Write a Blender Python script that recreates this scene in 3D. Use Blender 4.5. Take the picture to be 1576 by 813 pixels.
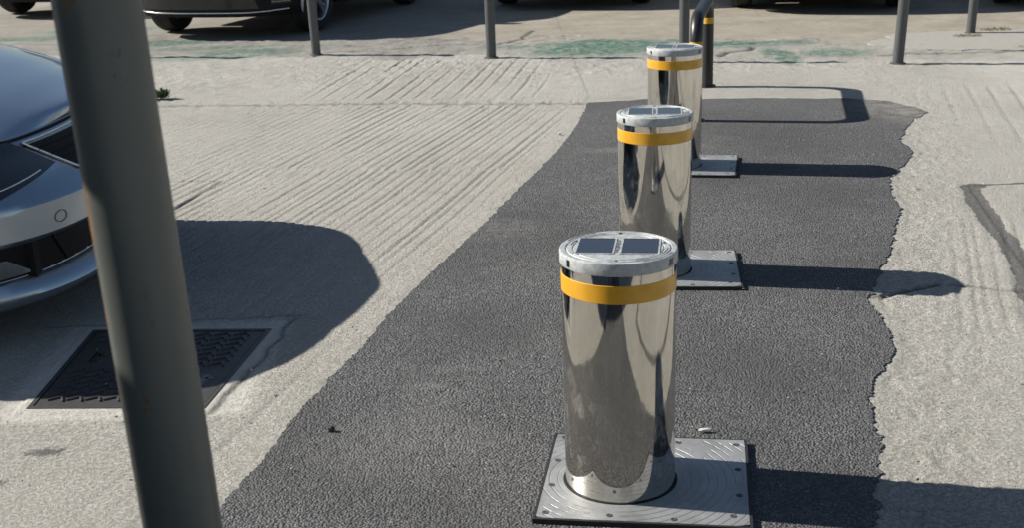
import bpy, bmesh, math, random
import numpy as np
from mathutils import Vector, Matrix
C = bpy.context.scene
for o in list(bpy.data.objects): bpy.data.objects.remove(o)
COL = C.collection
R = math.radians

# ------------------------------------------------------------------ camera
cam_d = bpy.data.cameras.new('camera'); cam = bpy.data.objects.new('camera', cam_d); COL.objects.link(cam)
PITCH, ROLL, CAMH = 0.302857, -0.035180, 1.43792
F_ = Vector((0, math.cos(PITCH), -math.sin(PITCH))); Rr = Vector((1, 0, 0)); U_ = Rr.cross(F_)
R2 = math.cos(ROLL)*Rr + math.sin(ROLL)*U_; U2 = -math.sin(ROLL)*Rr + math.cos(ROLL)*U_
m = Matrix((R2, U2, -F_)).transposed().to_4x4(); m.translation = (0, 0, CAMH)
cam.matrix_world = m
cam_d.sensor_width = 36; cam_d.lens = 1914.25/1576*36
cam_d.clip_start = 0.05; cam_d.clip_end = 2000
cam_d.dof.use_dof = True; cam_d.dof.focus_distance = 3.9; cam_d.dof.aperture_fstop = 9
C.camera = cam
C.render.resolution_x = 1024; C.render.resolution_y = 529

# ------------------------------------------------------------------ sky, sun, exposure
EL = R(32.5); AZ = R(-14.0)                    # elevation; ground direction in which shadows fall
SUNDIR = Vector((-math.cos(AZ)*math.cos(EL), -math.sin(AZ)*math.cos(EL), math.sin(EL)))
W = bpy.data.worlds.new('World'); C.world = W; W.use_nodes = True
nt = W.node_tree; bg = nt.nodes['Background']; sky = nt.nodes.new('ShaderNodeTexSky')
sky.sky_type = 'NISHITA'; sky.sun_disc = False; sky.sun_elevation = EL
sky.sun_rotation = math.atan2(SUNDIR.x, SUNDIR.y)
sky.air_density = 1.0; sky.dust_density = 0.6; sky.ozone_density = 1.5
nt.links.new(sky.outputs[0], bg.inputs[0]); bg.inputs[1].default_value = 0.05
sl = bpy.data.lights.new('sun', 'SUN'); so = bpy.data.objects.new('sun', sl); COL.objects.link(so)
so.rotation_euler = SUNDIR.to_track_quat('Z', 'Y').to_euler(); so.location = (-6, 2, 8)
sl.energy = 5.0; sl.angle = R(0.5); sl.color = (1.0, 0.95, 0.87)
C.view_settings.view_transform = 'Standard'; C.view_settings.look = 'None'
C.view_settings.exposure = 0.53; C.view_settings.gamma = 1

# ------------------------------------------------------------------ material helpers
class NT:
    def __init__(s, name):
        s.m = bpy.data.materials.new(name); s.m.use_nodes = True
        s.t = s.m.node_tree; s.b = s.t.nodes['Principled BSDF']
        s.tc = s.t.nodes.new('ShaderNodeTexCoord'); s.co = s.tc.outputs['Object']
    def n(s, typ, **k):
        x = s.t.nodes.new(typ)
        for a, v in k.items(): setattr(x, a, v)
        return x
    def l(s, a, b): s.t.links.new(a, b)
    def sock(s, v, i):
        if isinstance(v, (int, float)): i.default_value = v
        elif isinstance(v, tuple): i.default_value = (*v, 1) if len(v) == 3 else v
        else: s.l(v, i)
    def noise(s, scale, detail=4, rough=.55, co=None, dist=0):
        x = s.n('ShaderNodeTexNoise'); x.inputs['Scale'].default_value = scale
        x.inputs['Detail'].default_value = detail; x.inputs['Roughness'].default_value = rough
        x.inputs['Distortion'].default_value = dist
        s.l(co or s.co, x.inputs['Vector']); return x.outputs['Fac']
    def voro(s, scale, feature='F1', out='Distance', co=None, rnd=1.0):
        x = s.n('ShaderNodeTexVoronoi', feature=feature); x.inputs['Scale'].default_value = scale
        x.inputs['Randomness'].default_value = rnd
        s.l(co or s.co, x.inputs['Vector']); return x.outputs[out]
    def ramp(s, f, stops, interp='LINEAR'):
        x = s.n('ShaderNodeValToRGB'); x.color_ramp.interpolation = interp; e = x.color_ramp.elements
        while len(e) < len(stops): e.new(.5)
        for i, (p, c) in enumerate(stops):
            e[i].position = p; e[i].color = (*c, 1) if isinstance(c, tuple) else (c, c, c, 1)
        s.l(f, x.inputs[0]); return x.outputs[0]
    def mix(s, f, a, b, typ='MIX'):
        x = s.n('ShaderNodeMix', data_type='RGBA', blend_type=typ)
        s.sock(f, x.inputs[0]); s.sock(a, x.inputs[6]); s.sock(b, x.inputs[7]); return x.outputs[2]
    def math(s, op, a, b=0.0, clamp=False):
        x = s.n('ShaderNodeMath', operation=op, use_clamp=clamp); s.sock(a, x.inputs[0]); s.sock(b, x.inputs[1]); return x.outputs[0]
    def attr(s, name):
        x = s.n('ShaderNodeAttribute', attribute_name=name); return x.outputs['Fac']
    def xyz(s):
        x = s.n('ShaderNodeSeparateXYZ'); s.l(s.co, x.inputs[0]); return x.outputs
    def mapping(s, scale=(1,1,1), rot=(0,0,0)):
        x = s.n('ShaderNodeMapping'); x.inputs['Scale'].default_value = scale; x.inputs['Rotation'].default_value = rot
        s.l(s.co, x.inputs[0]); return x.outputs[0]
    def bump(s, h, dist, strength=1.0, normal=None):
        x = s.n('ShaderNodeBump'); x.inputs['Strength'].default_value = strength
        x.inputs['Distance'].default_value = dist; s.l(h, x.inputs['Height'])
        if normal: s.l(normal, x.inputs['Normal'])
        s.l(x.outputs[0], s.b.inputs['Normal']); return x.outputs[0]
    def set(s, **k):
        for a, v in k.items(): s.sock(v, s.b.inputs[a.replace('_', ' ')])
        return s.m

def simple(name, col, rough=.5, metal=0, var=.15, scale=30, bump=0, coat=0, **k):
    M = NT(name); f = M.noise(scale, 5)
    M.set(Base_Color=M.mix(f, tuple(c*(1-var) for c in col), tuple(min(1, c*(1+var)) for c in col)),
          Roughness=M.math('ADD', M.math('MULTIPLY', M.noise(scale*2.3, 3), rough*.3), rough*.85), Metallic=metal)
    if coat: M.b.inputs['Coat Weight'].default_value = coat; M.b.inputs['Coat Roughness'].default_value = .04
    for a, v in k.items(): M.b.inputs[a.replace('_', ' ')].default_value = v
    if bump: M.bump(M.noise(scale*4, 4), bump)
    return M.m

# concrete slab ---------------------------------------------------------------
def mat_concrete():
    M = NT('rough_concrete')
    lo = M.noise(.9, 5); mid = M.noise(9, 6, .6); fine = M.noise(70, 8, .75); pit = M.voro(160, out='Distance')
    gr = M.noise(230, 3, .7)
    c = M.mix(M.ramp(lo, [(.3, 0.), (.7, 1.)]), (.49, .47, .415), (.60, .58, .525))
    c = M.mix(M.ramp(mid, [(.35, 0.), (.7, .55)]), c, (.64, .62, .565))
    c = M.mix(M.ramp(gr, [(.25, .7), (.46, 0.)]), c, (.24, .23, .205))
    c = M.mix(M.ramp(fine, [(.55, 0.), (.75, .55)]), c, (.72, .705, .67))
    sp = M.voro(38, out='Distance'); c = M.mix(M.ramp(M.noise(88, 7, .75), [(.34, .55), (.44, 0.)]), c, (.25, .24, .22)); c = M.mix(M.ramp(sp, [(.04, .5), (.11, 0.)]), c, (.15, .135, .12))
    # old car park slab behind the posts: smooth, brownish
    ta = M.attr('tan'); tc = M.mix(M.ramp(M.noise(2.5, 7, .65), [(.3, 0.), (.7, 1.)]), (.29, .26, .21), (.42, .385, .32))
    tc = M.mix(M.ramp(M.noise(14, 5), [(.5, 0.), (.8, .5)]), tc, (.16, .145, .125))
    c = M.mix(ta, c, tc)
    # grey worn strip under the posts
    gs = M.math('MULTIPLY', M.attr('grey'), M.ramp(M.noise(6, 6, .7), [(.32, .3), (.6, 1.)]))
    c = M.mix(M.math('MULTIPLY', gs, .75), c, M.mix(M.noise(40, 4), (.21, .2, .185), (.31, .30, .275)))
    # worn green paint
    g = M.math('MULTIPLY', M.attr('green'), M.ramp(M.noise(11, 7, .75), [(.34, .05), (.55, 1.)]))
    g = M.math('MULTIPLY', g, M.ramp(fine, [(.34, .35), (.5, 1.)]))
    c = M.mix(M.math('MULTIPLY', g, .97), c, (.045, .185, .125))
    # bitumen, cracks
    t = M.ramp(M.math('ADD', M.attr('tar'), M.math('MULTIPLY', M.math('SUBTRACT', M.noise(45, 5, .7), .5), .9)), [(.45, 0.), (.58, 1.)])
    c = M.mix(M.math('MULTIPLY', t, .85), c, M.mix(gr, (.10, .10, .098), (.2, .2, .195)))
    c = M.mix(M.math('MULTIPLY', M.attr('crack'), .85), c, (.055, .05, .045))
    dirt = M.ramp(M.noise(3.2, 8, .7, dist=.6), [(.58, 0.), (.72, .35)])
    c = M.mix(dirt, c, (.22, .2, .17))
    M.set(Base_Color=c, Roughness=.92)
    M.b.inputs['Specular IOR Level'].default_value = .2
    sm = M.math('SUBTRACT', 1.0, M.math('MULTIPLY', M.math('MAXIMUM', M.attr('tan'), M.attr('smooth')), .75))
    pit = M.ramp(M.noise(88, 7, .75), [(.40, 0.), (.50, .75), (.62, 1.)])
    h = M.math('ADD', M.math('MULTIPLY', pit, .62), M.math('ADD', M.math('MULTIPLY', gr, .55), M.math('MULTIPLY', fine, .5)))
    h = M.math('SUBTRACT', h, M.ramp(sp, [(.03, .6), (.12, 0.)]))
    h = M.math('MULTIPLY', h, sm)
    M.bump(h, .0085, 1.0)
    return M.m

def mat_asphalt():
    M = NT('worn_asphalt')
    v = M.voro(152, out='Distance'); vc = M.voro(152, out='Color'); n = M.noise(260, 4, .7); lo = M.noise(1.1, 6, .6); mid = M.noise(22, 5, .7)
    sep = M.n('ShaderNodeSeparateColor'); M.l(vc, sep.inputs[0])
    c = M.mix(sep.outputs[0], (.10, .101, .103), (.30, .30, .302))
    c = M.mix(M.ramp(v, [(.28, 0.), (.66, .8)]), c, (.05, .05, .05))
    c = M.mix(M.ramp(n, [(.62, 0.), (.74, .7)]), c, (.33, .325, .31))
    c = M.mix(M.ramp(lo, [(.36, .65), (.58, 0.)]), c, (.075, .075, .075))
    c = M.mix(M.ramp(M.noise(2.1, 6, .65, dist=.4), [(.55, 0.), (.8, .4)]), c, (.22, .215, .20))
    c = M.mix(M.math('MULTIPLY', M.ramp(mid, [(.3, .4), (.5, 0.)]), 1.), c, (.045, .045, .045))
    # pale dusty scuffs and the silted far end
    x = M.xyz(); far = M.ramp(M.math('MULTIPLY', x[1], .1), [(.60, 0.), (.80, .35)])
    c = M.mix(M.math('MULTIPLY', far, M.ramp(M.noise(5, 6, .7), [(.35, 0.2), (.6, 1.)])), c, (.155, .15, .145))
    # concrete dust over the far right corner
    dd = M.math('ADD', M.math('POWER', M.math('MULTIPLY', M.math('SUBTRACT', x[0], 2.55), 1.9), 2.0), M.math('POWER', M.math('MULTIPLY', M.math('SUBTRACT', x[1], 7.5), 1.5), 2.0))
    du = M.math('MULTIPLY', M.ramp(dd, [(0.1, 1.), (.9, 0.)]), M.ramp(M.noise(9, 6, .7), [(.34, 0.), (.6, 1.)]))
    c = M.mix(M.math('MULTIPLY', du, .85), c, (.33, .315, .28))
    sp = M.ramp(M.noise(3.5, 7, .75), [(.62, 0.), (.72, .5)]); c = M.mix(sp, c, (.21, .205, .195))
    for (ax, ay, sx, sy, st) in ((-.19, 3.54, 11, 20, .38), (-.27, 3.40, 10, 26, .38), (.75, 6.6, 2.2, 9, .5), (-.1, 5.1, 3.0, 5, .35), (-.3, 3.0, 3, 4, .3)):
        q = M.math('ADD', M.math('POWER', M.math('MULTIPLY', M.math('SUBTRACT', x[0], ax), sx), 2.0), M.math('POWER', M.math('MULTIPLY', M.math('SUBTRACT', x[1], ay), sy), 2.0))
        c = M.mix(M.math('MULTIPLY', M.math('MULTIPLY', M.ramp(q, [(.1, 1.), (1., 0.)]), M.ramp(M.noise(30, 5, .7), [(.4, 0.), (.55, 1.)])), st), c, (.27, .265, .25))
    M.set(Base_Color=c, Roughness=.88); M.b.inputs['Specular IOR Level'].default_value = .3
    h = M.math('SUBTRACT', M.math('ADD', M.math('MULTIPLY', n, .35), M.math('MULTIPLY', mid, .8)), M.math('MULTIPLY', v, 1.0))
    M.bump(h, .0056, 1.0)
    return M.m

def mat_steel():
    M = NT('polished_steel')
    st = M.mapping((60, 60, 1.6)); f = M.noise(1.2, 5, .6, co=st)
    z = M.xyz()[2]
    c = M.mix(f, (.56, .535, .49), (.68, .655, .61))
    spl = M.noise(26, 6, .75, co=M.mapping((1, 1, .5)))
    dust = M.ramp(spl, [(.50, 0.), (.66, .55)])
    low = M.ramp(z, [(.06, .5), (.14, 1.), (.24, .7), (.42, .12)])
    dd = M.math('MULTIPLY', dust, low)
    c = M.mix(dd, c, (.42, .40, .36))
    M.set(Base_Color=c, Metallic=M.math('SUBTRACT', 1.0, M.math('MULTIPLY', dd, .7)),
          Roughness=M.math('ADD', .018, M.math('ADD', M.math('MULTIPLY', f, .05), M.math('MULTIPLY', dd, .5))))
    M.bump(M.noise(5.5, 3, .5, co=M.mapping((1, 1, .55))), .0011, .8)
    return M.m

def mat_cast(name, base, dark, rough, metal=.7):
    M = NT(name); f = M.noise(55, 6, .7); g = M.noise(14, 5)
    c = M.mix(M.ramp(f, [(.3, 0.), (.65, 1.)]), dark, base)
    c = M.mix(M.ramp(g, [(.55, 0.), (.75, .6)]), c, dark)
    M.set(Base_Color=c, Metallic=metal, Roughness=M.math('ADD', rough, M.math('MULTIPLY', f, .2)))
    M.bump(f, .0006, .8); return M.m

def mat_plate():
    M = NT('aluminium_tread'); f = M.noise(45, 6, .7); g = M.noise(9, 5)
    x = M.xyz(); r = M.math('SQRT', M.math('ADD', M.math('MULTIPLY', x[0], x[0]), M.math('MULTIPLY', x[1], x[1])))
    # arcs of ridges round the tube, broken up
    w = M.math('SINE', M.math('MULTIPLY', r, 2*math.pi/.021))
    msk = M.math('MULTIPLY', M.ramp(M.noise(13, 2), [(.42, 0.), (.5, 1.)]), M.ramp(r, [(.145, 0.), (.16, 1.)]))
    wr = M.math('MULTIPLY', M.ramp(w, [(.80, 0.), (.95, 1.)]), msk)
    c = M.mix(f, (.34, .35, .35), (.50, .51, .51)); c = M.mix(M.ramp(g, [(.42, 0.), (.62, .6)]), c, (.27, .265, .25)); c = M.mix(M.ramp(M.noise(110, 4, .7), [(.58, 0.), (.68, .5)]), c, (.2, .19, .17))
    c = M.mix(M.math('MULTIPLY', wr, .6), c, (.22, .22, .22))
    M.set(Base_Color=c, Metallic=.4, Roughness=M.math('ADD', .34, M.math('MULTIPLY', f, .22)))
    M.bump(M.math('ADD', M.math('MULTIPLY', wr, -1.0), M.math('MULTIPLY', f, .25)), .0018, .9); return M.m

def mat_pole():
    M = NT('weathered_grey_paint'); z = M.xyz()[2]
    n = M.noise(16, 6, .7, co=M.mapping((1, 1, .35))); f = M.noise(90, 4)
    c = M.mix(n, (.078, .088, .080), (.125, .134, .122))
    rust = M.ramp(M.noise(20, 6, .75, co=M.mapping((1, 1, .6))), [(.615, 0.), (.66, 1.)])
    c = M.mix(M.math('MULTIPLY', rust, .9), c, M.mix(f, (.09, .045, .02), (.22, .12, .06)))
    pn = M.noise(38, 5, .7)
    for (px, py, pz, r) in ((-.050, -.012, 1.115, .020), (-.050, -.014, 1.06, .010), (-.046, -.012, .995, .013), (-.044, -.012, .93, .009), (.043, -.008, 1.185, .009), (-.041, -.014, .80, .008)):
        vd = M.n('ShaderNodeVectorMath', operation='DISTANCE'); M.l(M.mapping((1, 1, .45)), vd.inputs[0]); vd.inputs[1].default_value = (px, py, pz*.45)
        f_ = M.ramp(M.math('ADD', M.math('DIVIDE', vd.outputs['Value'], r*1.3), M.math('MULTIPLY', M.math('SUBTRACT', pn, .5), 1.6)), [(.45, 1.), (1.0, 0.)])
        c = M.mix(M.math('MULTIPLY', f_, .85), c, M.mix(f, (.13, .055, .02), (.34, .18, .08)))
    M.set(Base_Color=c, Roughness=M.math('ADD', .36, M.math('MULTIPLY', rust, .4)))
    M.bump(M.math('ADD', M.math('MULTIPLY', f, .2), rust), .0006, .8); return M.m

def mat_paint(name, col, metal=.6, rough=.28):
    M = NT(name); f = M.noise(900, 2)
    M.set(Base_Color=M.mix(f, tuple(c*.93 for c in col), tuple(min(1, c*1.05) for c in col)), Metallic=metal,
          Roughness=M.math('ADD', rough, M.math('MULTIPLY', M.noise(3, 5), .08)))
    M.b.inputs['Coat Weight'].default_value = .8; M.b.inputs['Coat Roughness'].default_value = .05
    return M.m

MT = dict(
    concrete=mat_concrete(), asphalt=mat_asphalt(), steel=mat_steel(), plate=mat_plate(), pole=mat_pole(),
    cast=mat_cast('cast_aluminium', (.56, .585, .585), (.30, .31, .31), .48, .2),
    amber=simple('amber_reflective_tape', (.74, .37, .02), .4, 0, .32, 22, coat=.3),
    rubber=simple('black_rubber', (.02, .02, .021), .7, 0, .3, 40),
    panel=simple('solar_glass', (.022, .023, .030), .2, 0, .2, 25, coat=.6),
    lens=simple('dark_lens', (.015, .015, .017), .2, 0, .2, 60),
    bolt=simple('dark_bolt_steel', (.10, .098, .095), .6, .4, .3, 90),
    iron=simple('cast_iron', (.075, .072, .070), .55, .35, .35, 45, bump=.0006),
    collar=simple('smooth_mortar', (.36, .345, .31), .9, 0, .18, 18, bump=.002),
    hoop=simple('black_gloss_paint', (.016, .017, .018), .38, 0, .3, 30),
    yel=simple('yellow_paint', (.62, .36, .03), .5, 0, .2, 40),
    post=simple('grey_post_paint', (.085, .09, .092), .42, .1, .2, 24, bump=.0004),
    silver=mat_paint('silver_car_paint', (.46, .53, .60), .95, .32), white=mat_paint('white_car_paint', (.75, .75, .74), 0, .3),
    navy=mat_paint('dark_car_paint', (.03, .033, .04), .3), grey=mat_paint('grey_car_paint', (.16, .165, .175)),
    red=mat_paint('dull_blue_car_paint', (.07, .10, .17), .4),
    plastic=simple('black_plastic', (.009, .009, .010), .62, 0, .3, 120, bump=.0002, Specular_IOR_Level=.22),
    chrome=simple('chrome_trim', (.72, .73, .75), .12, 1, .04, 20),
    glass=simple('tinted_glass', (.010, .012, .014), .05, 0, .1, 3, coat=1),
    tyre=simple('tyre_rubber', (.022, .022, .022), .8, 0, .3, 60, bump=.001),
    rim=simple('alloy_rim', (.55, .56, .57), .3, .9, .1, 40),
    lamp=simple('headlamp_glass', (.03, .034, .045), .06, .2, .2, 8, coat=1),
    fog=simple('fog_lamp_reflector', (.75, .76, .78), .15, .9, .1, 40),
    plate_white=simple('plate_white', (.7, .7, .68), .4, 0, .05, 30),
    red_lamp=simple('rear_lamp_red', (.30, .01, .01), .15, 0, .1, 20, coat=1),
    sign=simple('sign_back_aluminium', (.42, .43, .44), .4, .6, .15, 12),
    stone=simple('pebble', (.30, .28, .25), .85, 0, .4, 60, bump=.001),
    dark_stone=simple('bitumen_crumb', (.05, .05, .048), .9, 0, .4, 60, bump=.001),
    leaf=simple('weed_green', (.09, .13, .03), .6, 0, .4, 60, Subsurface_Weight=.0),
    dry=simple('dry_moss', (.17, .16, .06), .8, 0, .4, 60),
    paper=simple('pale_litter', (.62, .6, .56), .7, 0, .15, 60),
)

# ------------------------------------------------------------------ object helpers
def link(name, me, mat, parent=None):
    if mat and not me.materials: me.materials.append(mat)
    o = bpy.data.objects.new(name, me); COL.objects.link(o)
    if parent: o.parent = parent
    return o
def obj(name, bm, mat, parent=None, smooth=None):
    me = bpy.data.meshes.new(name); bmesh.ops.recalc_face_normals(bm, faces=bm.faces)
    if smooth is not None:
        for f in bm.faces: f.smooth = True
        for e in bm.edges:
            if len(e.link_faces) == 2 and e.calc_face_angle(0) > R(smooth): e.smooth = False
    bm.to_mesh(me); bm.free(); return link(name, me, mat, parent)
def tag(o, label=None, cat=None, group=None, kind=None):
    if label: o['label'] = label
    if cat: o['category'] = cat
    if group: o['group'] = group
    if kind: o['kind'] = kind
    return o
def thing(name, label, cat, loc=(0, 0, 0), rotz=0, group=None):
    o = bpy.data.objects.new(name, None); COL.objects.link(o); o.empty_display_size = .1
    o.location = loc; o.rotation_euler = (0, 0, rotz); return tag(o, label, cat, group)
def dup(root, loc, rotz, label, group=None):
    r = root.copy(); COL.objects.link(r); r.location = loc; r.rotation_euler = (0, 0, rotz); r['label'] = label
    if group: r['group'] = group
    for ch in list(root.children):
        c = ch.copy(); COL.objects.link(c); c.parent = r
        for g in list(ch.children):
            d = g.copy(); COL.objects.link(d); d.parent = c
    return r
def box(bm, x0, x1, y0, y1, z0, z1, mat=None):
    r = bmesh.ops.create_cube(bm, size=1)['verts']
    M = Matrix.Translation(((x0+x1)/2, (y0+y1)/2, (z0+z1)/2)) @ Matrix.Diagonal((x1-x0, y1-y0, z1-z0, 1))
    bmesh.ops.transform(bm, matrix=(mat @ M) if mat else M, verts=r); return r
def lathe(bm, prof, seg=96, mat=None, caps=True):
    rings = []
    for r, z in prof:
        if r < 1e-6: rings.append([bm.verts.new((0, 0, z))])
        else: rings.append([bm.verts.new((r*math.cos(2*math.pi*i/seg), r*math.sin(2*math.pi*i/seg), z)) for i in range(seg)])
    new = [v for g in rings for v in g]
    for a, b in zip(rings, rings[1:]):
        for i in range(seg):
            j = (i+1) % seg
            if len(a) == 1: bm.faces.new((a[0], b[i], b[j]))
            elif len(b) == 1: bm.faces.new((a[i], b[0], a[j]))
            else: bm.faces.new((a[i], b[i], b[j], a[j]))
    if mat: bmesh.ops.transform(bm, matrix=mat, verts=new)
    return new
def tube(bm, pts, rad, seg=24, cap=True):
    pts = [Vector(p) for p in pts]; rings = []; up = Vector((0.13, .31, 1)).normalized(); prev = None
    for i, p in enumerate(pts):
        t = (pts[min(i+1, len(pts)-1)] - pts[max(i-1, 0)]).normalized()
        if prev is None: a = t.cross(Vector((1, .2, .1))).normalized()
        else: a = (prev - t*prev.dot(t)).normalized()
        prev = a; b = t.cross(a); rr = rad[i] if isinstance(rad, (list, tuple)) else rad
        rings.append([bm.verts.new(p + rr*(math.cos(2*math.pi*k/seg)*a + math.sin(2*math.pi*k/seg)*b)) for k in range(seg)])
    for r0, r1 in zip(rings, rings[1:]):
        for k in range(seg): bm.faces.new((r0[k], r0[(k+1) % seg], r1[(k+1) % seg], r1[k]))
    if cap: bm.faces.new(rings[0]); bm.faces.new(rings[-1])

# ------------------------------------------------------------------ ground: relief as real geometry
rng = np.random.default_rng(5); TAB = rng.random((512, 512))
def vnoise(x, y):
    xi = np.floor(x).astype(int); yi = np.floor(y).astype(int); fx = x-xi; fy = y-yi
    fx = fx*fx*(3-2*fx); fy = fy*fy*(3-2*fy)
    a = TAB[xi % 512, yi % 512]; b = TAB[(xi+1) % 512, yi % 512]; c = TAB[xi % 512, (yi+1) % 512]; d = TAB[(xi+1) % 512, (yi+1) % 512]
    return (a*(1-fx)+b*fx)*(1-fy) + (c*(1-fx)+d*fx)*fy
def fbm(x, y, s, o=4, g=.5):
    r = 0; a = 1; t = 0
    for k in range(o):
        r = r + a*vnoise(x*s+17.3*k+100, y*s+31.7*k+100); t += a; a *= g; s *= 2.03
    return r/t
def sstep(a, b, x): t = np.clip((x-a)/(b-a), 0, 1); return t*t*(3-2*t)
LEFT = [(-.35, -5), (-.3, -1.0), (-.28, .7), (-.36, 1.1), (-.55, 1.8), (-.72, 2.4), (-.72, 2.73), (-.70, 2.83), (-.67, 2.93), (-.63, 3.19), (-.57, 3.47), (-.49, 3.76), (-.43, 4.06), (-.34, 4.41), (-.23, 4.79), (-.10, 5.25), (.05, 5.82), (.24, 6.51), (.37, 7.10), (.46, 7.6), (.53, 8.06)]
TOP = [(.9, 8.13), (1.3, 8.07), (1.69, 8.0), (2.17, 7.9), (2.42, 7.75), (2.50, 7.5)]
RIGHT = [(2.52, 7.37), (2.31, 7.04), (2.12, 6.61), (2.10, 6.29), (1.92, 5.94), (1.81, 5.75), (1.72, 5.45), (1.70, 5.22), (1.59, 4.92), (1.47, 4.61), (1.37, 4.41), (1.29, 4.19), (1.22, 4.02), (1.21, 3.89), (1.19, 3.68), (1.15, 3.52), (1.03, 3.32), (.96, 3.1), (.93, 2.9), (.88, 2.76), (.86, 2.71), (.84, 2.6), (.80, 2.5), (.6, 1.9), (.35, 1.35), (.05, .8), (-.02, -1), (-.05, -5)]
lx = np.array(LEFT); rx = np.array(RIGHT[::-1])
def sd_left(x, y): return x - np.interp(y, lx[:, 1], lx[:, 0])          # >0 on the asphalt side
def sd_right(x, y): return np.interp(y, rx[:, 1], rx[:, 0]) - x
def segdist(x, y, pts):
    d = np.full(x.shape, 9.)
    for (ax, ay), (bx, by) in zip(pts, pts[1:]):
        vx, vy = bx-ax, by-ay; t = np.clip(((x-ax)*vx+(y-ay)*vy)/(vx*vx+vy*vy), 0, 1)
        d = np.minimum(d, np.hypot(x-ax-t*vx, y-ay-t*vy))
    return d
def jag(pts, seed, step=.06, amp=.02):
    rs = random.Random(seed); out = []
    for a, b in zip(pts, pts[1:]):
        L = math.dist(a, b); n = max(1, int(L/step))
        for i in range(n):
            t = i/n; out.append((a[0]+(b[0]-a[0])*t+rs.uniform(-amp, amp), a[1]+(b[1]-a[1])*t+rs.uniform(-amp, amp)))
    out.append(pts[-1]); return out
def axis(segs):
    out = []
    for a, b, s in segs: out += list(np.linspace(a, b, max(2, int(round((b-a)/s)))+1)[:-1])
    return np.array(out + [segs[-1][1]])
MH = (-1.145, 3.66)     # manhole centre
def build_ground():
    xs = axis([(-180, -20, 20), (-20, -7, 1.5), (-7, -3.2, .045), (-3.2, -1.7, .016), (-1.7, 2.4, .0095), (2.4, 3.6, .016), (3.6, 6.5, .045), (6.5, 20, 1.5), (20, 180, 20)])
    ys = axis([(-180, -20, 20), (-20, -2, 1.0), (-2, 2.3, .05), (2.3, 5.2, .0105), (5.2, 8.8, .016), (8.8, 12.6, .028), (12.6, 18, .08), (18, 30, 1.2), (30, 230, 20)])
    X, Y = np.meshgrid(xs, ys); nx, ny = len(xs), len(ys)
    near = sstep(-9, -6, X)*(1-sstep(8, 10, X))*sstep(-3, -1, Y)*(1-sstep(17, 20, Y))
    Z = (fbm(X, Y, 1.3, 3)-.5)*.010 + (fbm(X, Y, 11, 4, .6)-.5)*.003 + (fbm(X, Y, 42, 3, .7)-.5)*.0025
    sl_, sr = sd_left(X, Y), sd_right(X, Y)
    inside = (sl_ > .05) & (sr > .07) & (Y < np.interp(X, [.5, .9, 1.7, 2.17, 2.5], [8.0, 8.07, 7.94, 7.82, 7.4]))
    left = (sl_ < .02).astype(float); right = (sr < .02).astype(float)
    wob = (fbm(X, Y, .9, 2)-.5)*.05 + (fbm(X, Y, 14, 2)-.5)*.004
    def grooves(ang, sp, wid, dep, mask, seed):
        u = X*math.cos(ang) - Y*math.sin(ang) + wob*.7        # across the grooves (which run at angle ang from +Y)
        k = np.floor(u/sp); fr = u/sp - k
        am = .65 + .45*TAB[(k.astype(int)*7+seed) % 512, 3] ; am = am*(.5+.5*sstep(.35, .6, fbm(X*1.0+seed, Y*.35, 3.5, 3)))
        off = .25+.5*TAB[(k.astype(int)*11+seed) % 512, 9]
        d = (fr-off)*sp
        return mask*am*(-dep*np.exp(-(d/wid)**2) + dep*.45*np.exp(-((d+wid*1.9)/wid)**2))
    jy = np.interp(X, [-6, -2.42, .53, 1.2], [9.2, 8.56, 8.09, 8.03])     # joint between the slabs
    mA = left*sstep(.0, .12, jy-Y)*sstep(4.2, 5.0, Y)*sstep(.02, .22, -sl_)
    Z += grooves(R(15.5), .055, .0065, .0058, mA*(Y < 6.1+fbm(X, Y, .8)*.6), 3)
    Z += grooves(R(16.5), .062, .0080, .0056, mA*(Y >= 6.1+fbm(X, Y, .8)*.6), 8)
    Z += grooves(R(15.5), .09, .012, .005, left*(1-sstep(4.2, 5., Y))*sstep(-1.15, -.95, X)*sstep(.03, .15, -sl_), 5)
    Z += grooves(R(9), .11, .010, .0070, sstep(.12, .3, Y-jy)*(1-sstep(10.0, 10.5, Y+X*.33))*sstep(-1.6, -1.2, X+.0*Y)*(1-sstep(.1, .5, X)), 2)
    Z += grooves(R(15), .15, .011, .008, right*sstep(2.45, 2.7, X)*sstep(6.2, 6.6, Y)*(1-sstep(8.0, 8.4, Y)), 4)
    Z += grooves(R(17), .052, .008, .0045, right*sstep(.15, .35, -sr)*sstep(3.6, 3.75, Y)*(1-sstep(4.9, 5.1, Y)), 6)
    # spalled margin right of the asphalt, and rough patches
    sp = right*(1-sstep(.1, .55, -sr))*sstep(1.0, 2.0, Y)
    Z += sp*((fbm(X, Y, 34, 4, .7)-.5)*.016 + (fbm(X, Y, 6, 3)-.5)*.005)
    Z += (1-sstep(.05, .3, np.abs(Y-jy)))*(X < .6)*(fbm(X, Y, 22, 4, .65)-.5)*.02
    Z += left*(1-sstep(.02, .14, -sl_))*(.003+(fbm(X, Y, 40, 3)-.5)*.006)
    crack = np.zeros_like(X)
    def addcrack(pts, w, dep, seed, st=1., amp=.012):
        d = segdist(X, Y, jag(pts, seed, .05, amp)); nonlocal Z, crack
        m_ = np.exp(-(d/w)**2); Z -= dep*m_; crack = np.maximum(crack, st*m_)
    addcrack([(-6, 9.2), (-2.42, 8.56), (-1.2, 8.40), (-.2, 8.22), (.53, 8.09)], .028, .014, 1, .6)
    addcrack([(-1.76, 6.25), (-1.47, 6.22), (-1.57, 5.67), (-1.62, 5.45)], .009, .008, 2, .8, .006)
    addcrack([(1.25, 4.07), (1.38, 4.13), (1.52, 4.2)], .012, .012, 4, .8)
    addcrack([(1.55, 4.17), (1.77, 4.08), (2.1, 4.02), (2.6, 4.0)], .010, .010, 5, .6)
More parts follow.
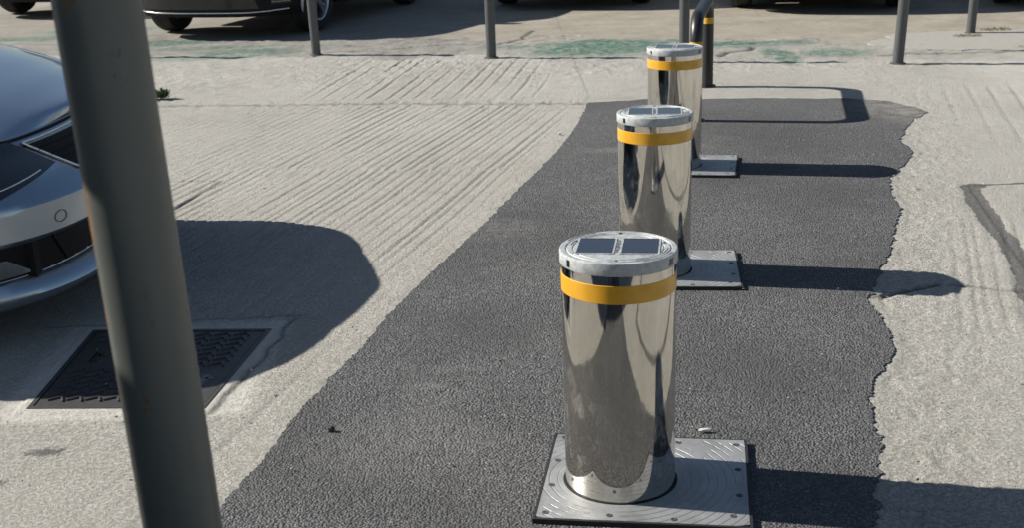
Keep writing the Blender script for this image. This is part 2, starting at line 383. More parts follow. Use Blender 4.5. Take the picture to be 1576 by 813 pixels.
    addcrack([(1.73, 10.0), (1.84, 10.24), (2.0, 10.28), (2.08, 10.5)], .03, .015, 6, 1., .02)
    addcrack([(-.15, 11.2), (.05, 11.3), (.2, 11.75), (.28, 12.2)], .025, .012, 7, .9, .03)
    addcrack([(-1.35, 11.05), (-.5, 11.3), (.05, 11.3)], .02, .010, 8, .7, .03)
    addcrack([(-.76, 4.06), (-.80, 3.72), (-.88, 3.28)], .008, .006, 9, .8, .01)
    addcrack([(-1.62, 4.06), (-.72, 4.09)], .006, .004, 10, .5, .005)
    addcrack([(2.95, 9.75), (3.4, 9.75), (3.95, 9.7), (4.3, 9.9)], .025, .012, 11, .7, .03)
    addcrack([(3.3, 10.4), (3.5, 10.25), (3.75, 10.3)], .025, .012, 12, .7, .03)
    # saw-cut detector loop with bitumen seal, right of the strip, running on towards the camera
    loop = [(3.6, 5.63), (2.38, 5.59), (2.12, 5.58), (1.88, 4.33), (1.56, 3.25), (1.2, 2.35), (.9, 1.5), (2.4, .9)]
    d = segdist(X, Y, jag(loop, 21, .12, .008))
    wide = np.interp(Y, [0, 4.3, 5.45, 5.62, 5.7], [.03, .05, .045, .03, .02])*(.6+.8*fbm(X, Y, 7, 3))
    wide = np.where((X > 2.2) & (Y > 5.5), .012, wide)
    tar = sstep(wide*1.5, wide*.4, d); Z += -.004*tar
    crack = np.maximum(crack, .7*np.exp(-(segdist(X, Y, loop)/.006)**2)*(Y > 1))
    lp2 = [(-3.6, 6.1), (-1.76, 6.25)]
    crack = np.maximum(crack, .5*np.exp(-(segdist(X, Y, lp2)/.007)**2))
    tar = np.maximum(tar, .66*np.exp(-((X+1.27)**2/.010+(Y-3.06)**2/.0028)))
    tar = np.maximum(tar, .62*np.exp(-((X+1.33)**2/.003+(Y-2.88)**2/.0012)))
    # thin bitumen dusting past the far right corner of the strip
    tar = np.maximum(tar, .40*np.exp(-(((X-2.35)/.28)**2+((Y-7.65)/.28)**2)))
    # post strip, car park slab, green paint
    ps = Y + .30*(X-1.4)                                     # coordinate across the row of posts
    n1 = (fbm(X, Y, 2.2, 4, .6)-.5)
    tan = sstep(11.0, 11.25, ps + n1*1.2)
    grey = sstep(9.85, 10.1, ps + n1*.9)*(1-sstep(-1.2, .2, X)) + .5*sstep(9.9, 10.1, ps+n1)*(1-tan)
    grey = np.clip(grey, 0, 1)
    green = np.zeros_like(X)
    for cx, cy, rx_, ry_, a in ((.85, 10.8, .75, .55, 1.), (1.95, 10.75, .45, .14, 1.), (2.2, 9.95, .13, .5, .9), (2.65, 10.0, .3, .25, .7), (2.2, 10.65, .5, .2, .6), (.2, 11.0, .5, .15, .6), (-2.75, 11.7, .6, .16, .6), (-2.35, 11.2, .45, .32, .72), (-3.3, 12.2, .6, .25, .9), (-3.0, 11.0, .5, .2, .5), (-4.4, 13.6, .7, .3, .9), (-4.9, 13.0, .8, .25, .7), (-1.6, 11.5, .5, .15, .2)):
        green = np.maximum(green, a*(1-sstep(.6, 1.25, np.hypot((X-cx)/rx_, (Y-cy)/ry_)+n1*.9)))
    Z += (1-tan)*sstep(8.9, 9.3, Y)*(fbm(X, Y, 12, 4, .65)-.5)*.022
    Z = np.where(tan > .5, Z*.6-.004, Z)
    # moss / gravel line between strip and slab
    ed = np.exp(-((ps+n1*1.2-11.05)/.09)**2); crack = np.maximum(crack, ed*.35*(fbm(X, Y, 9, 3) > .5))
    em = (sr > -.035) & (sr < .06) & (Y > 2) & (Y < 7.6); Z = np.where(em, np.clip(Z, .0005, .0034), Z)
    # smooth mortar round the manhole, worked flat
    mh = (1-sstep(.33, .42, np.abs(X-MH[0]-.05*(Y-MH[1]))))*(1-sstep(.36, .44, np.abs(Y-MH[1])))
    Z = Z*(1-mh*.85) - mh*.005
    smooth = np.clip(mh + .6*right*sstep(.5, 1., -sr)*sstep(.45, .6, fbm(X, Y, 1.2, 2)), 0, 1)
    Z = np.clip(Z, -.03, .02)
    Z = np.where(inside, -.022, Z); Z = np.where((sl_ > -.015) & (sr > -.01) & (Y < 8.05), np.minimum(Z, .0038), Z)
    # pits under the plates and the manhole cover
    mq = np.array([(-1.44, 4.01), (-.82, 3.96), (-.90, 3.31), (-1.43, 3.35)]); ins = np.full(X.shape, 9.)
    for k in range(4):
        (ax, ay), (bx, by) = mq[k], mq[(k+1) % 4]; ins = np.minimum(ins, ((X-ax)*(by-ay)-(Y-ay)*(bx-ax))/math.hypot(bx-ax, by-ay))
    Z = np.where((ins > -.03) & (ins <= .014), -.0005, Z); Z = np.where(ins > .014, -.03, Z)
    Z = Z*near - .0
    me = bpy.data.meshes.new('ground')
    co = np.stack([X, Y, Z], -1).reshape(-1, 3).astype(np.float32)
    i = np.arange(nx*ny).reshape(ny, nx)
    q = np.stack([i[:-1, :-1], i[:-1, 1:], i[1:, 1:], i[1:, :-1]], -1).reshape(-1, 4)
    me.vertices.add(len(co)); me.vertices.foreach_set('co', co.ravel())
    me.loops.add(q.size); me.loops.foreach_set('vertex_index', q.ravel().astype(np.int32))
    me.polygons.add(len(q)); me.polygons.foreach_set('loop_start', (np.arange(len(q))*4).astype(np.int32))
    me.update(calc_edges=True); me.validate()
    me.polygons.foreach_set('use_smooth', np.ones(len(q), bool))
    for nm, arr in (('crack', crack), ('tar', tar), ('green', green), ('tan', tan), ('grey', grey), ('smooth', smooth)):
        at = me.attributes.new(nm, 'FLOAT', 'POINT'); at.data.foreach_set('value', np.clip(arr, 0, 1).ravel().astype(np.float32))
    tag(link('ground', me, MT['concrete']), kind='structure')
build_ground()

def ragged(pts, step, amp, seed, sc=7.):
    """resample a polyline and push it sideways by fractal noise"""
    P = [Vector(p) for p in pts]; out = []
    for a, b in zip(P, P[1:]):
        n = max(1, int((b-a).length/step)); t = (b-a).normalized(); nn = Vector((-t.y, t.x))
        for i in range(n):
            p = a.lerp(b, i/n)
            d = (float(fbm(np.array([p.x*1.0+seed]), np.array([p.y]), sc, 5, .62)[0])-.5)*2*amp
            e = (float(vnoise(np.array([p.x*90+seed*3]), np.array([p.y*90]))[0])-.5)*.008
            out.append(p + nn*(d+e))
    out.append(P[-1]); return out
def build_asphalt():
    L = ragged(LEFT[2:], .005, .012, 3, 16); T = ragged([LEFT[-1]]+TOP, .02, .05, 9, 5); Rt = ragged([TOP[-1]]+RIGHT[:-2], .005, .026, 5, 20)
    back = [Vector(p) for p in ((.05, .8), (-.02, -1), (-.05, -5), (-.35, -5), (-.3, -1))]
    poly = L[:-1]+T[:-1]+Rt[:-1]+back
    bm = bmesh.new(); top = [bm.verts.new((p.x, p.y, .0046)) for p in poly]
    bot = [bm.verts.new((p.x, p.y, -.035)) for p in poly]
    f = bm.faces.new(top); n = len(top)
    for i in range(n): bm.faces.new((top[i], top[(i+1) % n], bot[(i+1) % n], bot[i]))
    bmesh.ops.triangulate(bm, faces=[f], ngon_method='EAR_CLIP')
    o = obj('asphalt_strip', bm, MT['asphalt']); tag(o, kind='structure')
build_asphalt()

# mortar collar round the far right post
bm = bmesh.new(); pts = []
for i in range(90):
    a = 2*math.pi*i/90; n_ = float(fbm(np.array([3+math.cos(a)]), np.array([5+math.sin(a)]), 2.2, 4)[0])
    pts.append(bm.verts.new((3.92+.78*math.cos(a)*(.6+.8*n_), 10.45+.62*math.sin(a)*(.6+.8*n_), .007)))
f = bm.faces.new(pts); ex = bmesh.ops.extrude_face_region(bm, geom=[f])
for v in ex['geom']:
    if isinstance(v, bmesh.types.BMVert): v.co.z -= .04
tag(obj('concrete_patch', bm, MT['collar']), kind='structure')

# ------------------------------------------------------------------ manhole cover
def build_manhole():
    t = thing('manhole_cover', 'dark cast iron manhole cover with zigzag tread set in pale concrete beside the silver car', 'manhole cover', (MH[0], MH[1], 0))
    cn = [(-1.44, 4.01), (-.82, 3.96), (-.90, 3.31), (-1.43, 3.35)]
    cn = [Vector((a-MH[0], b-MH[1])) for a, b in cn]
    def P(u, v): return (cn[3].lerp(cn[2], u)).lerp(cn[0].lerp(cn[1], u), v)
    bm = bmesh.new()        # frame
    for a, b, c, d in ((0, 0, 1, .025), (0, .975, 1, 1), (0, .025, .025, .975), (.975, .025, 1, .975)):
        vs = [bm.verts.new((*P(u, v), z)) for z in (-.03, .0015) for u, v in ((a, b), (c, b), (c, d), (a, d))]
        for f in ((0, 1, 2, 3), (4, 5, 6, 7), (0, 1, 5, 4), (1, 2, 6, 5), (2, 3, 7, 6), (3, 0, 4, 7)): bm.faces.new([vs[i] for i in f])
    obj('frame', bm, MT['iron'], t)
    bm = bmesh.new()
    vs = [bm.verts.new((*P(u, v), z)) for z in (-.03, -.001) for u, v in ((.031, .031), (.969, .031), (.969, .969), (.031, .969))]
    for f in ((0, 1, 2, 3), (4, 5, 6, 7), (0, 1, 5, 4), (1, 2, 6, 5), (2, 3, 7, 6), (3, 0, 4, 7)): bm.faces.new([vs[i] for i in f])
    def bar(u0, v0, u1, v1, w=.007, z0=-.002, z1=.0045):
        a = P(u0, v0); b = P(u1, v1); d = (b-a).normalized(); n = Vector((-d.y, d.x))*w/2; tp = n*.55
        vs = [bm.verts.new((*(p+q), z)) for z, q_ in ((z0, n), (z1, tp)) for p, q in ((a, -q_), (b, -q_), (b, q_), (a, q_))]
        for f in ((4, 5, 6, 7), (0, 1, 5, 4), (1, 2, 6, 5), (2, 3, 7, 6), (3, 0, 4, 7)): bm.faces.new([vs[i] for i in f])
    NR, NC = 13, 8
    for r in range(NR):
        v = .09 + r*.82/(NR-1)
        for c in range(NC):
            u = .08 + c*.84/NC
            if abs(u-.80) < .09 and .18 < v < .5: continue
            if abs(u-.14) < .1 and .45 < v < .8: continue
            bar(u, v, u+.062, v+.035); bar(u+.066, v+.033, u+.092, v-.012)
    obj('lid', bm, MT['iron'], t)
    for (u, v, du, dv) in ((.86, .32, 0, .13), (.15, .62, 0, .13)):
        bm = bmesh.new()
        bar(u, v-dv/2, u, v+dv/2, .030, -.0009, .0002); bar(u, v+dv*.18, u+.05, v+dv*.18, .022, -.0009, .0002)
        obj('lifting_slot', bm, MT['lens'], t)
build_manhole()

# ------------------------------------------------------------------ bollards
PA = -0.1578659; PW, PD = .4879, .4476; OFFX, OFFY = .0625, .0105; BH = .6105
def build_bollard():
    t = thing('bollard', '', 'bollard')
    bm = bmesh.new(); lathe(bm, [(.1335, -.02), (.1335, .02), (.1335, .15), (.1335, .3), (.1335, .45), (.1335, .588)], 128)
    obj('tube', bm, MT['steel'], t, 30)
    bm = bmesh.new(); lathe(bm, [(.1335, .514), (.1346, .515), (.1346, .5565), (.1335, .5575)], 128)
    b = obj('reflective_band', bm, MT['amber'], t, 30)
    # cap: ring with windows and a ribbed lid
    bm = bmesh.new()
    lathe(bm, [(.120, .5800), (.1366, .5805), (.1372, .582), (.1372, .6065), (.1362, .6095), (.1340, BH), (.1240, BH), (.1225, .6080), (.1205, .6080), (.1190, BH+.0003), (.1075, BH), (.1062, .6085), (.1045, .6085), (.1035, BH), (0, BH)], 128)
    cap = obj('cap', bm, MT['cast'], t, 22)
    for a0, a1, r0, r1 in ((100, 165, .1115, .1145), (195, 262, .1115, .1145), (285, 350, .1115, .1145), (15, 80, .1115, .1145), (110, 150, .128, .1305), (290, 335, .128, .1305), (20, 70, .128, .1305)):
        bm = bmesh.new(); n = 24; z = BH
        rows = [[bm.verts.new((r*math.cos(R(a0+(a1-a0)*i/n)), r*math.sin(R(a0+(a1-a0)*i/n)), z+dz)) for i in range(n+1)] for r, dz in ((r0, -.001), (r0+.0006, .0014), (r1-.0006, .0014), (r1, -.001))]
        for a, b_ in zip(rows, rows[1:]):
            for i in range(n): bm.faces.new((a[i], a[i+1], b_[i+1], b_[i]))
        obj('raised_rib', bm, MT['cast'], cap)
    rot = Matrix.Rotation(PA, 4, 'Z')
    for cx in (-.0515, .0515):
        bm = bmesh.new()     # bezel, then the panel
        w, h = .0415, .0600; x0, x1 = cx-w, cx+w; y0, y1 = .005-h, .005+h
        for a in ((x0-.004, x0, y0-.004, y1+.004), (x1, x1+.004, y0-.004, y1+.004), (x0, x1, y0-.004, y0), (x0, x1, y1, y1+.004)):
            box(bm, *a, BH-.003, BH+.0016, rot)
        obj('panel_bezel', bm, MT['cast'], cap)
        bm = bmesh.new(); box(bm, x0, x1, y0, y1, BH-.004, BH+.0007, rot); obj('solar_panel', bm, MT['panel'], cap)
    rs = random.Random(4)
    bm = bmesh.new()         # worn, unreadable raised characters on the bar between the panels
    for i in range(8):
        y = -.045 + i*.0125
        for k in range(3):
            x = rs.uniform(-.005, .002); box(bm, x, x+rs.uniform(.002, .004), y+rs.uniform(-.002, .003), y+rs.uniform(.004, .007), BH-.001, BH+.002, rot)
    obj('worn_embossing', bm, MT['sign'], cap)
    for a in (82, 148, 262, 328, 10, 200):
        bm = bmesh.new(); lathe(bm, [(.0045, BH-.002), (.0045, BH+.0004), (.0038, BH+.0012), (.0020, BH+.0012), (.0018, BH-.0005), (0, BH-.0005)], 20, Matrix.Translation((.1115*math.cos(R(a)), .1115*math.sin(R(a)), 0)))
        obj('cap_screw', bm, MT['lens'], cap)
    for k, (aa, wd) in enumerate(((209, .0065), (325, .010), (88, .008))):
        a = R(aa)
        bm = bmesh.new(); vs = []
        for s in (-1, 0, 1):
            for z in (.586, .603): vs.append(bm.verts.new((.1374*math.cos(a+s*wd/.1375), .1374*math.sin(a+s*wd/.1375), z)))
        bm.faces.new((vs[0], vs[2], vs[3], vs[1])); bm.faces.new((vs[2], vs[4], vs[5], vs[3]))
        obj('light_window', bm, MT['lens'], cap)
    # base plate with a round hole, rubber edge, bolts
    bm = bmesh.new(); n = 96; ring = []; rect = []
    c, s = math.cos(PA), math.sin(PA); hx, hy = PW/2, PD/2
    for i in range(n):
        a = 2*math.pi*i/n; dx, dy = math.cos(a), math.sin(a)
        k = min((( hx+OFFX if dx > 0 else hx-OFFX))/max(abs(dx), 1e-6), ((hy+OFFY if dy > 0 else hy-OFFY))/max(abs(dy), 1e-6))
        rect.append((k*dx, k*dy)); ring.append((.1395*dx, .1395*dy))
    def rp(p, z): return (p[0]*c-p[1]*s, p[0]*s+p[1]*c, z)
    A = [bm.verts.new(rp(p, .018)) for p in ring]; mid_ = [bm.verts.new(rp((p[0]*1.16, p[1]*1.16), .018)) for p in ring]
    B = [bm.verts.new(rp(p, .018)) for p in rect]; Bd = [bm.verts.new(rp(p, -.02)) for p in rect]; Ad = [bm.verts.new(rp(p, -.02)) for p in ring]
    for q0, q1 in ((Ad, A), (A, mid_), (mid_, B), (B, Bd)):
        for i in range(n): j = (i+1) % n; bm.faces.new((q0[i], q0[j], q1[j], q1[i]))
    pl = obj('base_plate', bm, MT['plate'], t, 30)
    bm = bmesh.new(); x0, x1, y0, y1 = OFFX-hx, OFFX+hx, OFFY-hy, OFFY+hy; e = .007
    for a in ((x0-e, x0-.001, y0-e, y1+e), (x1+.001, x1+e, y0-e, y1+e), (x0-.001, x1+.001, y0-e, y0-.001), (x0-.001, x1+.001, y1+.001, y1+e)):
        box(bm, *a, -.02, .0175, rot)
    obj('rubber_edge', bm, MT['rubber'], pl)
    bm = bmesh.new(); lathe(bm, [(.133, .009), (.1394, .009), (.1394, .0165), (.1345, .0165)], 96); obj('seal_ring', bm, MT['rubber'], pl)
    for (u, v) in ((-.163, .082), (-.163, -.052), (-.162, -.189), (-.013, -.191), (.135, -.197), (.270, -.17), (.286, -.068), (.286, .066), (.284, .205), (.137, .208), (-.01, .215), (-.16, .215)):
        bm = bmesh.new(); lathe(bm, [(.0085, .0175), (.0085, .0184), (.0075, .0191), (.0040, .0192), (.0036, .0184), (0, .0184)], 20, Matrix.Translation(rp((u, v), 0)))
        obj('bolt', bm, MT['bolt'], pl, 30)
    return t
b0 = build_bollard(); BG = 'retractable steel bollards in a row across the asphalt strip'
b0.location = (.2467, 2.7533, 0); b0['group'] = BG
b0['label'] = 'nearest steel bollard, large, its whole lid, orange band and square base plate in view'
dup(b0, (.5328, 4.4296, 0), R(2), 'middle steel bollard of the row, behind the nearest one with its base half hidden', BG)
dup(b0, (.8360, 6.1329, 0), R(-3), 'farthest steel bollard of the row, standing in front of the black hooped barrier', BG)

# ------------------------------------------------------------------ hooped barrier
def build_hoop():
    A = Vector((1.392, 8.55, 0)); B = Vector((1.125, 7.33, 0)); Ht = .605; rd = .14; r = .0375
    t = thing('hoop_barrier', 'black hooped pipe barrier with yellow bands behind the farthest bollard', 'barrier', A)
    d = (B-A).normalized(); L = (B-A).length; pts = []
    def P(s, z): return Vector((d.x*s, d.y*s, z))
    pts += [P(0, z) for z in np.linspace(-.05, Ht-rd, 12)]
    for k in range(1, 14): a = math.pi/2*k/13; pts.append(P(rd-rd*math.cos(a), Ht-rd+rd*math.sin(a)))
    for k in range(1, 8): pts.append(P(rd+(L-2*rd)*k/8, Ht))
    for k in range(0, 14): a = math.pi/2*k/13; pts.append(P(L-rd+rd*math.sin(a), Ht-rd+rd*math.cos(a)))
    pts += [P(L, z) for z in np.linspace(Ht-rd, -.05, 12)[1:]]
    bm = bmesh.new(); tube(bm, pts, r, 28); obj('pipe', bm, MT['hoop'], t, 40)
    for s, z in ((0, .455), (L, .455)):
        bm = bmesh.new(); tube(bm, [P(s, z-.02), P(s, z+.02)], r+.0012, 28); obj('yellow_band', bm, MT['yel'], t, 40)
    for s in (0, L):
        bm = bmesh.new(); lathe(bm, [(.037, .0), (.055, .014), (.058, .002), (.05, -.02)], 24, Matrix.Translation(P(s, 0))); obj('foot_collar', bm, MT['hoop'], t)
build_hoop()

# ------------------------------------------------------------------ posts
def post(x, y, r, h, label, lean=(0, 0), mat='post', group='low grey steel posts in a row'):
    t = thing('steel_post', label, 'post', (x, y, 0), 0, group)
    bm = bmesh.new(); tube(bm, [Vector((lean[0]*z, lean[1]*z, z)) for z in np.linspace(-.05, h, 8)], r, 28); obj('pipe', bm, MT[mat], t, 40)
    bm = bmesh.new(); lathe(bm, [(r+.001, h-.02), (r+.002, h), (r*.9, h+.006), (0, h+.009)], 28, Matrix.Translation((lean[0]*h, lean[1]*h, 0))); obj('end_cap', bm, MT['rubber'], t, 40)
    bm = bmesh.new(); lathe(bm, [(r, .012), (r+.012, .010), (r+.022, .004), (r+.03, -.02)], 24); obj('foot_weld', bm, MT['bolt'], t, 40)
    return t
post(-3.23, 11.18, .038, .62, 'short grey steel post half hidden behind the near pole')
post(-1.64, 10.92, .039, .78, 'grey steel post in front of the dark bumpered car and its silver wheel', (-.02, 0))
post(-.11, 10.36, .041, .78, 'grey steel post standing alone at the edge of the dark car shadow', (0, 0))
post(1.40, 9.75, .040, .76, 'grey steel post showing just above the farthest bollard, beside the barrier', (.006, 0))
post(2.93, 9.28, .040, .78, 'grey steel post right of the barrier shadow, by the faded green paint', (.045, 0))
post(4.04, 10.84, .038, .78, 'grey steel post in a pale mortar collar with weeds at its foot', (.03, 0))

def near_pole():
    t = thing('metal_pole', 'thick weathered grey pole with rust spots, closest to the viewer beside the silver car', 'pole', (-.401, 1.30, 0))
    lean = (-.0334, 0)
    bm = bmesh.new(); tube(bm, [Vector((lean[0]*(z-.9), 0, z)) for z in np.linspace(-.05, 2.5, 30)], .0445, 64); obj('pipe', bm, MT['pole'], t, 40)
    bm = bmesh.new(); lathe(bm, [(.0455, 2.49), (.0465, 2.50), (.04, 2.51), (0, 2.515)], 48, Matrix.Translation((lean[0]*1.6, 0, 0))); obj('end_cap', bm, MT['rubber'], t, 40)
    bm = bmesh.new(); lathe(bm, [(.05, .012), (.09, .012), (.09, 0.0), (.09, -.02)], 48); obj('foot_flange', bm, MT['bolt'], t, 40)
near_pole()

# ------------------------------------------------------------------ cars
def sgnpow(a, p): return math.copysign(abs(a)**p, a)
def lerp_tab(x, tab):
    return float(np.interp(x, [a for a, _ in tab], [b for _, b in tab]))
def build_car(name, label, cat, loc, heading, paint, P):
    """local frame: +x forward, origin under the middle of the car"""
    t = thing(name, label, cat, (loc[0], loc[1], 0), heading, P.get('group'))
    L, Wd = P['L'], P['W']; xf = L/2; xr = -L/2; af, ar = P.get('af', .62), .40; nf = P.get('nf', 2.7)
    wb = P['wb']; fx = xf-P['foh']; rxw = fx-wb; wr = P.get('wr', .32); ra = wr+.055
    nose, tail, wid, shz = P['nose'], P['tail'], P['wid'], P['sh']
    NS = int((L-af-ar)/.045); NF, NR = 16, 10; zbot = P.get('zb', .16)
    V = P.get('V', [0, .04, .08, .12, .17, .22, .28, .34, .40, .46, .52, .58, .64, .70, .76, .82, .88, .93, .97, 1.0])
    def half(z):        # points from nose centre to tail centre on the +y side
        w = Wd/2*lerp_tab(z, wid); X0 = xf+lerp_tab(z, nose); X1 = xr-lerp_tab(z, tail); out = []
        for i in range(NF):
            a = math.pi/2*i/NF; out.append((X0-af+af*math.cos(a)**(2/nf), w*math.sin(a)**(2/nf) if i else 0))
        for i in range(NS+1):
            s = i/NS; out.append((X0-af+(X1+ar-X0+af)*s, w))
        for i in range(1, NR+1):
            a = math.pi/2*i/NR; out.append((X1+ar-ar*math.sin(a)**(2/3.2), w*max(0, math.cos(a))**(2/3.2) if i < NR else 0))
        return out
    nom = half(.4); N = len(nom)
    def zb(x):
        z = zbot
        for wx in (fx, rxw):
            d = abs(x-wx)
            if d < ra: z = max(z, wr+math.sqrt(ra*ra-d*d))
        return z
    def inw(v): return 1 - .0*v - .022*max(0, (v-.9)/.1)**2
    grid = []
    for v in V:
        row = []
        for i in range(N):
            x = nom[i][0]; z0 = zb(x); zs = lerp_tab(x-xf, shz); zn = lerp_tab(0, shz); tt = max(0, (v-.78)/.22); zf = zbot+(zn-zbot)*v+(zs-zn)*(tt if x > fx-ra*1.2 and 0 == 1 else tt*(2-tt)*.5+tt*.5); z = z0+(zf-zbot)*(zs-z0)/(zs-zbot)
            p = half(z)[i] if True else None
            row.append((p[0], p[1]*inw(v), z))
        grid.append(row)
    zs_cache = {}
    parts = {}
    def add(part, quad):
        parts.setdefault(part, []).append(quad)
    bz = P.get('bumper_z', .62); clad = P.get('clad', 0)
    for j in range(len(V)-1):
        for i in range(N-1):
            q = [grid[j][i], grid[j][i+1], grid[j+1][i+1], grid[j+1][i]]
            cx = sum(p[0] for p in q)/4; cz = sum(p[2] for p in q)/4
            zone = 'front' if cx > fx+ra*.93 else 'rear' if cx < rxw-ra*.93 else 'side'
            if zone == 'front': part = 'lower_trim' if cz < clad else 'front_bumper'
            elif zone == 'rear': part = 'rear_bumper' if cz < .7 else 'body'
            else: part = 'lower_trim' if cz < clad*.72 else 'body'
            add(part, q); add(part, [(p[0], -p[1], p[2]) for p in q][::-1])
    # cap across: bonnet, deck
    cowl = xf-P['cowl']; K = 8; top = grid[-1]; cr = P.get('crown', .055)
    def tp(i, k):
        x, y, z = top[i]; s = -1+2*k/K; yy = y*s
        g = min(1, (xf-x)/.5+.25)
        return (x + .05*(1-s*s)*(1-min(1, (xf-x)/.6)), yy, z + cr*g*(1-abs(s)**2.4))
    for i in range(N-1):
        for k in range(K):
            q = [tp(i, k), tp(i+1, k), tp(i+1, k+1), tp(i, k+1)]
            cx = sum(p[0] for p in q)/4
            add('bonnet' if cx > cowl-.02 else 'body', q)
    # greenhouse
    gh0, gh1 = cowl, xr+P.get('ghr', .18); rz = P['H']; bz_ = lerp_tab(cowl-xf, shz)
    r0, r1 = cowl-P['ws'], gh1+P.get('rs', .35)
    rings = []; NG = 56; nl = 7
    for l in range(nl):
        s = l/(nl-1); e = s**1.0; x0 = gh0+(r0-gh0)*(e**1.08); x1 = gh1+(r1-gh1)*(e**1.2); w = Wd/2*(.93-.20*s**1.3)
        z = bz_-.05+(rz-.05-bz_+.05)*s; ring = []
        for i in range(NG):
            a = 2*math.pi*(i+.5)/NG; p = 2/5.5
            ring.append(((x0+x1)/2+(x0-x1)/2*sgnpow(math.cos(a), p), w*sgnpow(math.sin(a), p), z))
        rings.append(ring)
    for l in range(nl-1):
        for i in range(NG):
            j = (i+1) % NG; q = [rings[l][i], rings[l][j], rings[l+1][j], rings[l+1][i]]
            a = math.degrees(2*math.pi*(i+1)/NG) % 360; part = 'roof'
            cx = sum(p[0] for p in q)/4; cy = sum(p[1] for p in q)/4
            if 1 <= l <= nl-2 or l == 0:
                fr = (cx-gh1)/(gh0-gh1)
                if abs(cy) < Wd/2*.62 and l < nl-1: part = 'windscreen' if cx > 0 else 'rear_window'
                elif .10 < fr < .86 and l < nl-2 and not .44 < fr < .47: part = 'side_window_left' if cy > 0 else 'side_window_right'
            add(part, q)
    def rt(u, v_):  # domed roof, u,v in -1..1
        x0, x1 = r0, r1; w = Wd/2*.73
        return None
    ring = rings[-1]; prev = ring
    for s, dz in ((.92, .022), (.78, .036), (.5, .047), (.2, .05)):
        cx = (r0+r1)/2; cur = [(cx+(p[0]-cx)*s, p[1]*s, rz-.05+dz) for p in ring]
        for i in range(NG): j = (i+1) % NG; add('roof', [prev[i], prev[j], cur[j], cur[i]])
        prev = cur
    c0 = ((r0+r1)/2, 0, rz)
    for i in range(NG): add('roof', [prev[i], prev[(i+1) % NG], c0])
    mats = {'body': paint, 'front_bumper': P.get('bmat', paint), 'rear_bumper': paint, 'bonnet': paint, 'roof': paint, 'lower_trim': MT['plastic'],
            'windscreen': MT['glass'], 'rear_window': MT['glass'], 'side_window_left': MT['glass'], 'side_window_right': MT['glass']}
    for nm, quads in parts.items():
        bm = bmesh.new()
        for q in quads: bm.faces.new([bm.verts.new(p) for p in q])
        bmesh.ops.remove_doubles(bm, verts=bm.verts, dist=.0004)
        bmesh.ops.dissolve_degenerate(bm, dist=.0003, edges=bm.edges)
        o = obj(nm.replace('_left', '').replace('_right', ''), bm, mats[nm], t, 34)
    # floor pan, dark inside
    bm = bmesh.new(); h = Wd/2
    box(bm, xr+.25, xf-.28, -h+.30, h-.30, zbot+.03, .62)
    for a, b in ((fx-ra, rxw+ra), ): box(bm, b, a, -h+.05, h-.05, zbot+.02, .5)
    box(bm, fx+ra, xf-.16, -h+.24, h-.24, zbot+.015, .45); box(bm, xr+.10, rxw-ra, -h+.16, h-.16, zbot+.06, .45)
    obj('underbody', bm, MT['plastic'], t)
    # wheels
    for wx in (fx, rxw):
        for sd in (-1, 1):
            w_ = bpy.data.objects.new('wheel', None); COL.objects.link(w_); w_.parent = t
            w_.location = (wx, sd*(h-.115), wr); w_.empty_display_size = .1
            M = Matrix.Rotation(-sd*math.pi/2, 4, 'X')     # local z -> outward
            bm = bmesh.new(); tw = .105
            lathe(bm, [(wr*.66, -tw*.9), (wr*.80, -tw), (wr*.955, -tw*.92), (wr, -tw*.6), (wr, -tw*.2), (wr-.007, -tw*.17), (wr-.007, -tw*.13), (wr, -tw*.1), (wr, tw*.1), (wr-.007, tw*.13), (wr-.007, tw*.17), (wr, tw*.2), (wr, tw*.6), (wr*.955, tw*.92), (wr*.80, tw), (wr*.66, tw*.9)], 48, M)
            obj('tyre', bm, MT['tyre'], w_, 50)
            bm = bmesh.new(); rr = wr*.67
            lathe(bm, [(rr, -tw*.8), (rr*.94, -tw*.5), (rr*.90, tw*.4), (rr*.95, tw*.86), (rr, tw*.92), (rr*1.01, tw*.8)], 48, M)
            for k in range(5):
                for dlt in (-.13, .13):
                    a = 2*math.pi*k/5+dlt; ca, sa = math.cos(a), math.sin(a)
                    Mx = M @ Matrix.Rotation(a, 4, 'Z'); vs = box(bm, .04, rr*.95, -.014, .014, tw*.35, tw*.62, Mx)
            lathe(bm, [(.055, tw*.3), (.055, tw*.66), (.04, tw*.74), (0, tw*.74)], 24, M)
            obj('rim', bm, MT['rim'], w_, 40)
            bm = bmesh.new(); lathe(bm, [(rr*.62, tw*.05), (rr*.62, tw*.1), (0, tw*.1)], 32, M); obj('brake_disc', bm, MT['bolt'], w_)
            bm = bmesh.new(); lathe(bm, [(rr*.93, -tw*.3), (0, -tw*.3)], 32, M); obj('rim_backing', bm, MT['plastic'], w_)
    # fascia patches on the nose:  polygon in (y,z)
    def nose_pt(y, z, off):
        w = Wd/2*lerp_tab(z, wid); X0 = xf+lerp_tab(z, nose); s = min(.9999, abs(y)/w)
        x = X0-af+af*(1-s**nf)**(1/nf); e = 1e-3
        s2 = min(.9999, (abs(y)+e)/w); x2 = X0-af+af*(1-s2**nf)**(1/nf)
        sl = (x2-x)/e*math.copysign(1, y) if abs(y) > 1e-5 else 0     # dx/dy
        X0u = xf+lerp_tab(z+e, nose); slz = (X0u-X0)/e
        n = Vector((1, -sl, -slz)).normalized(); return Vector((x, y, z))+n*off
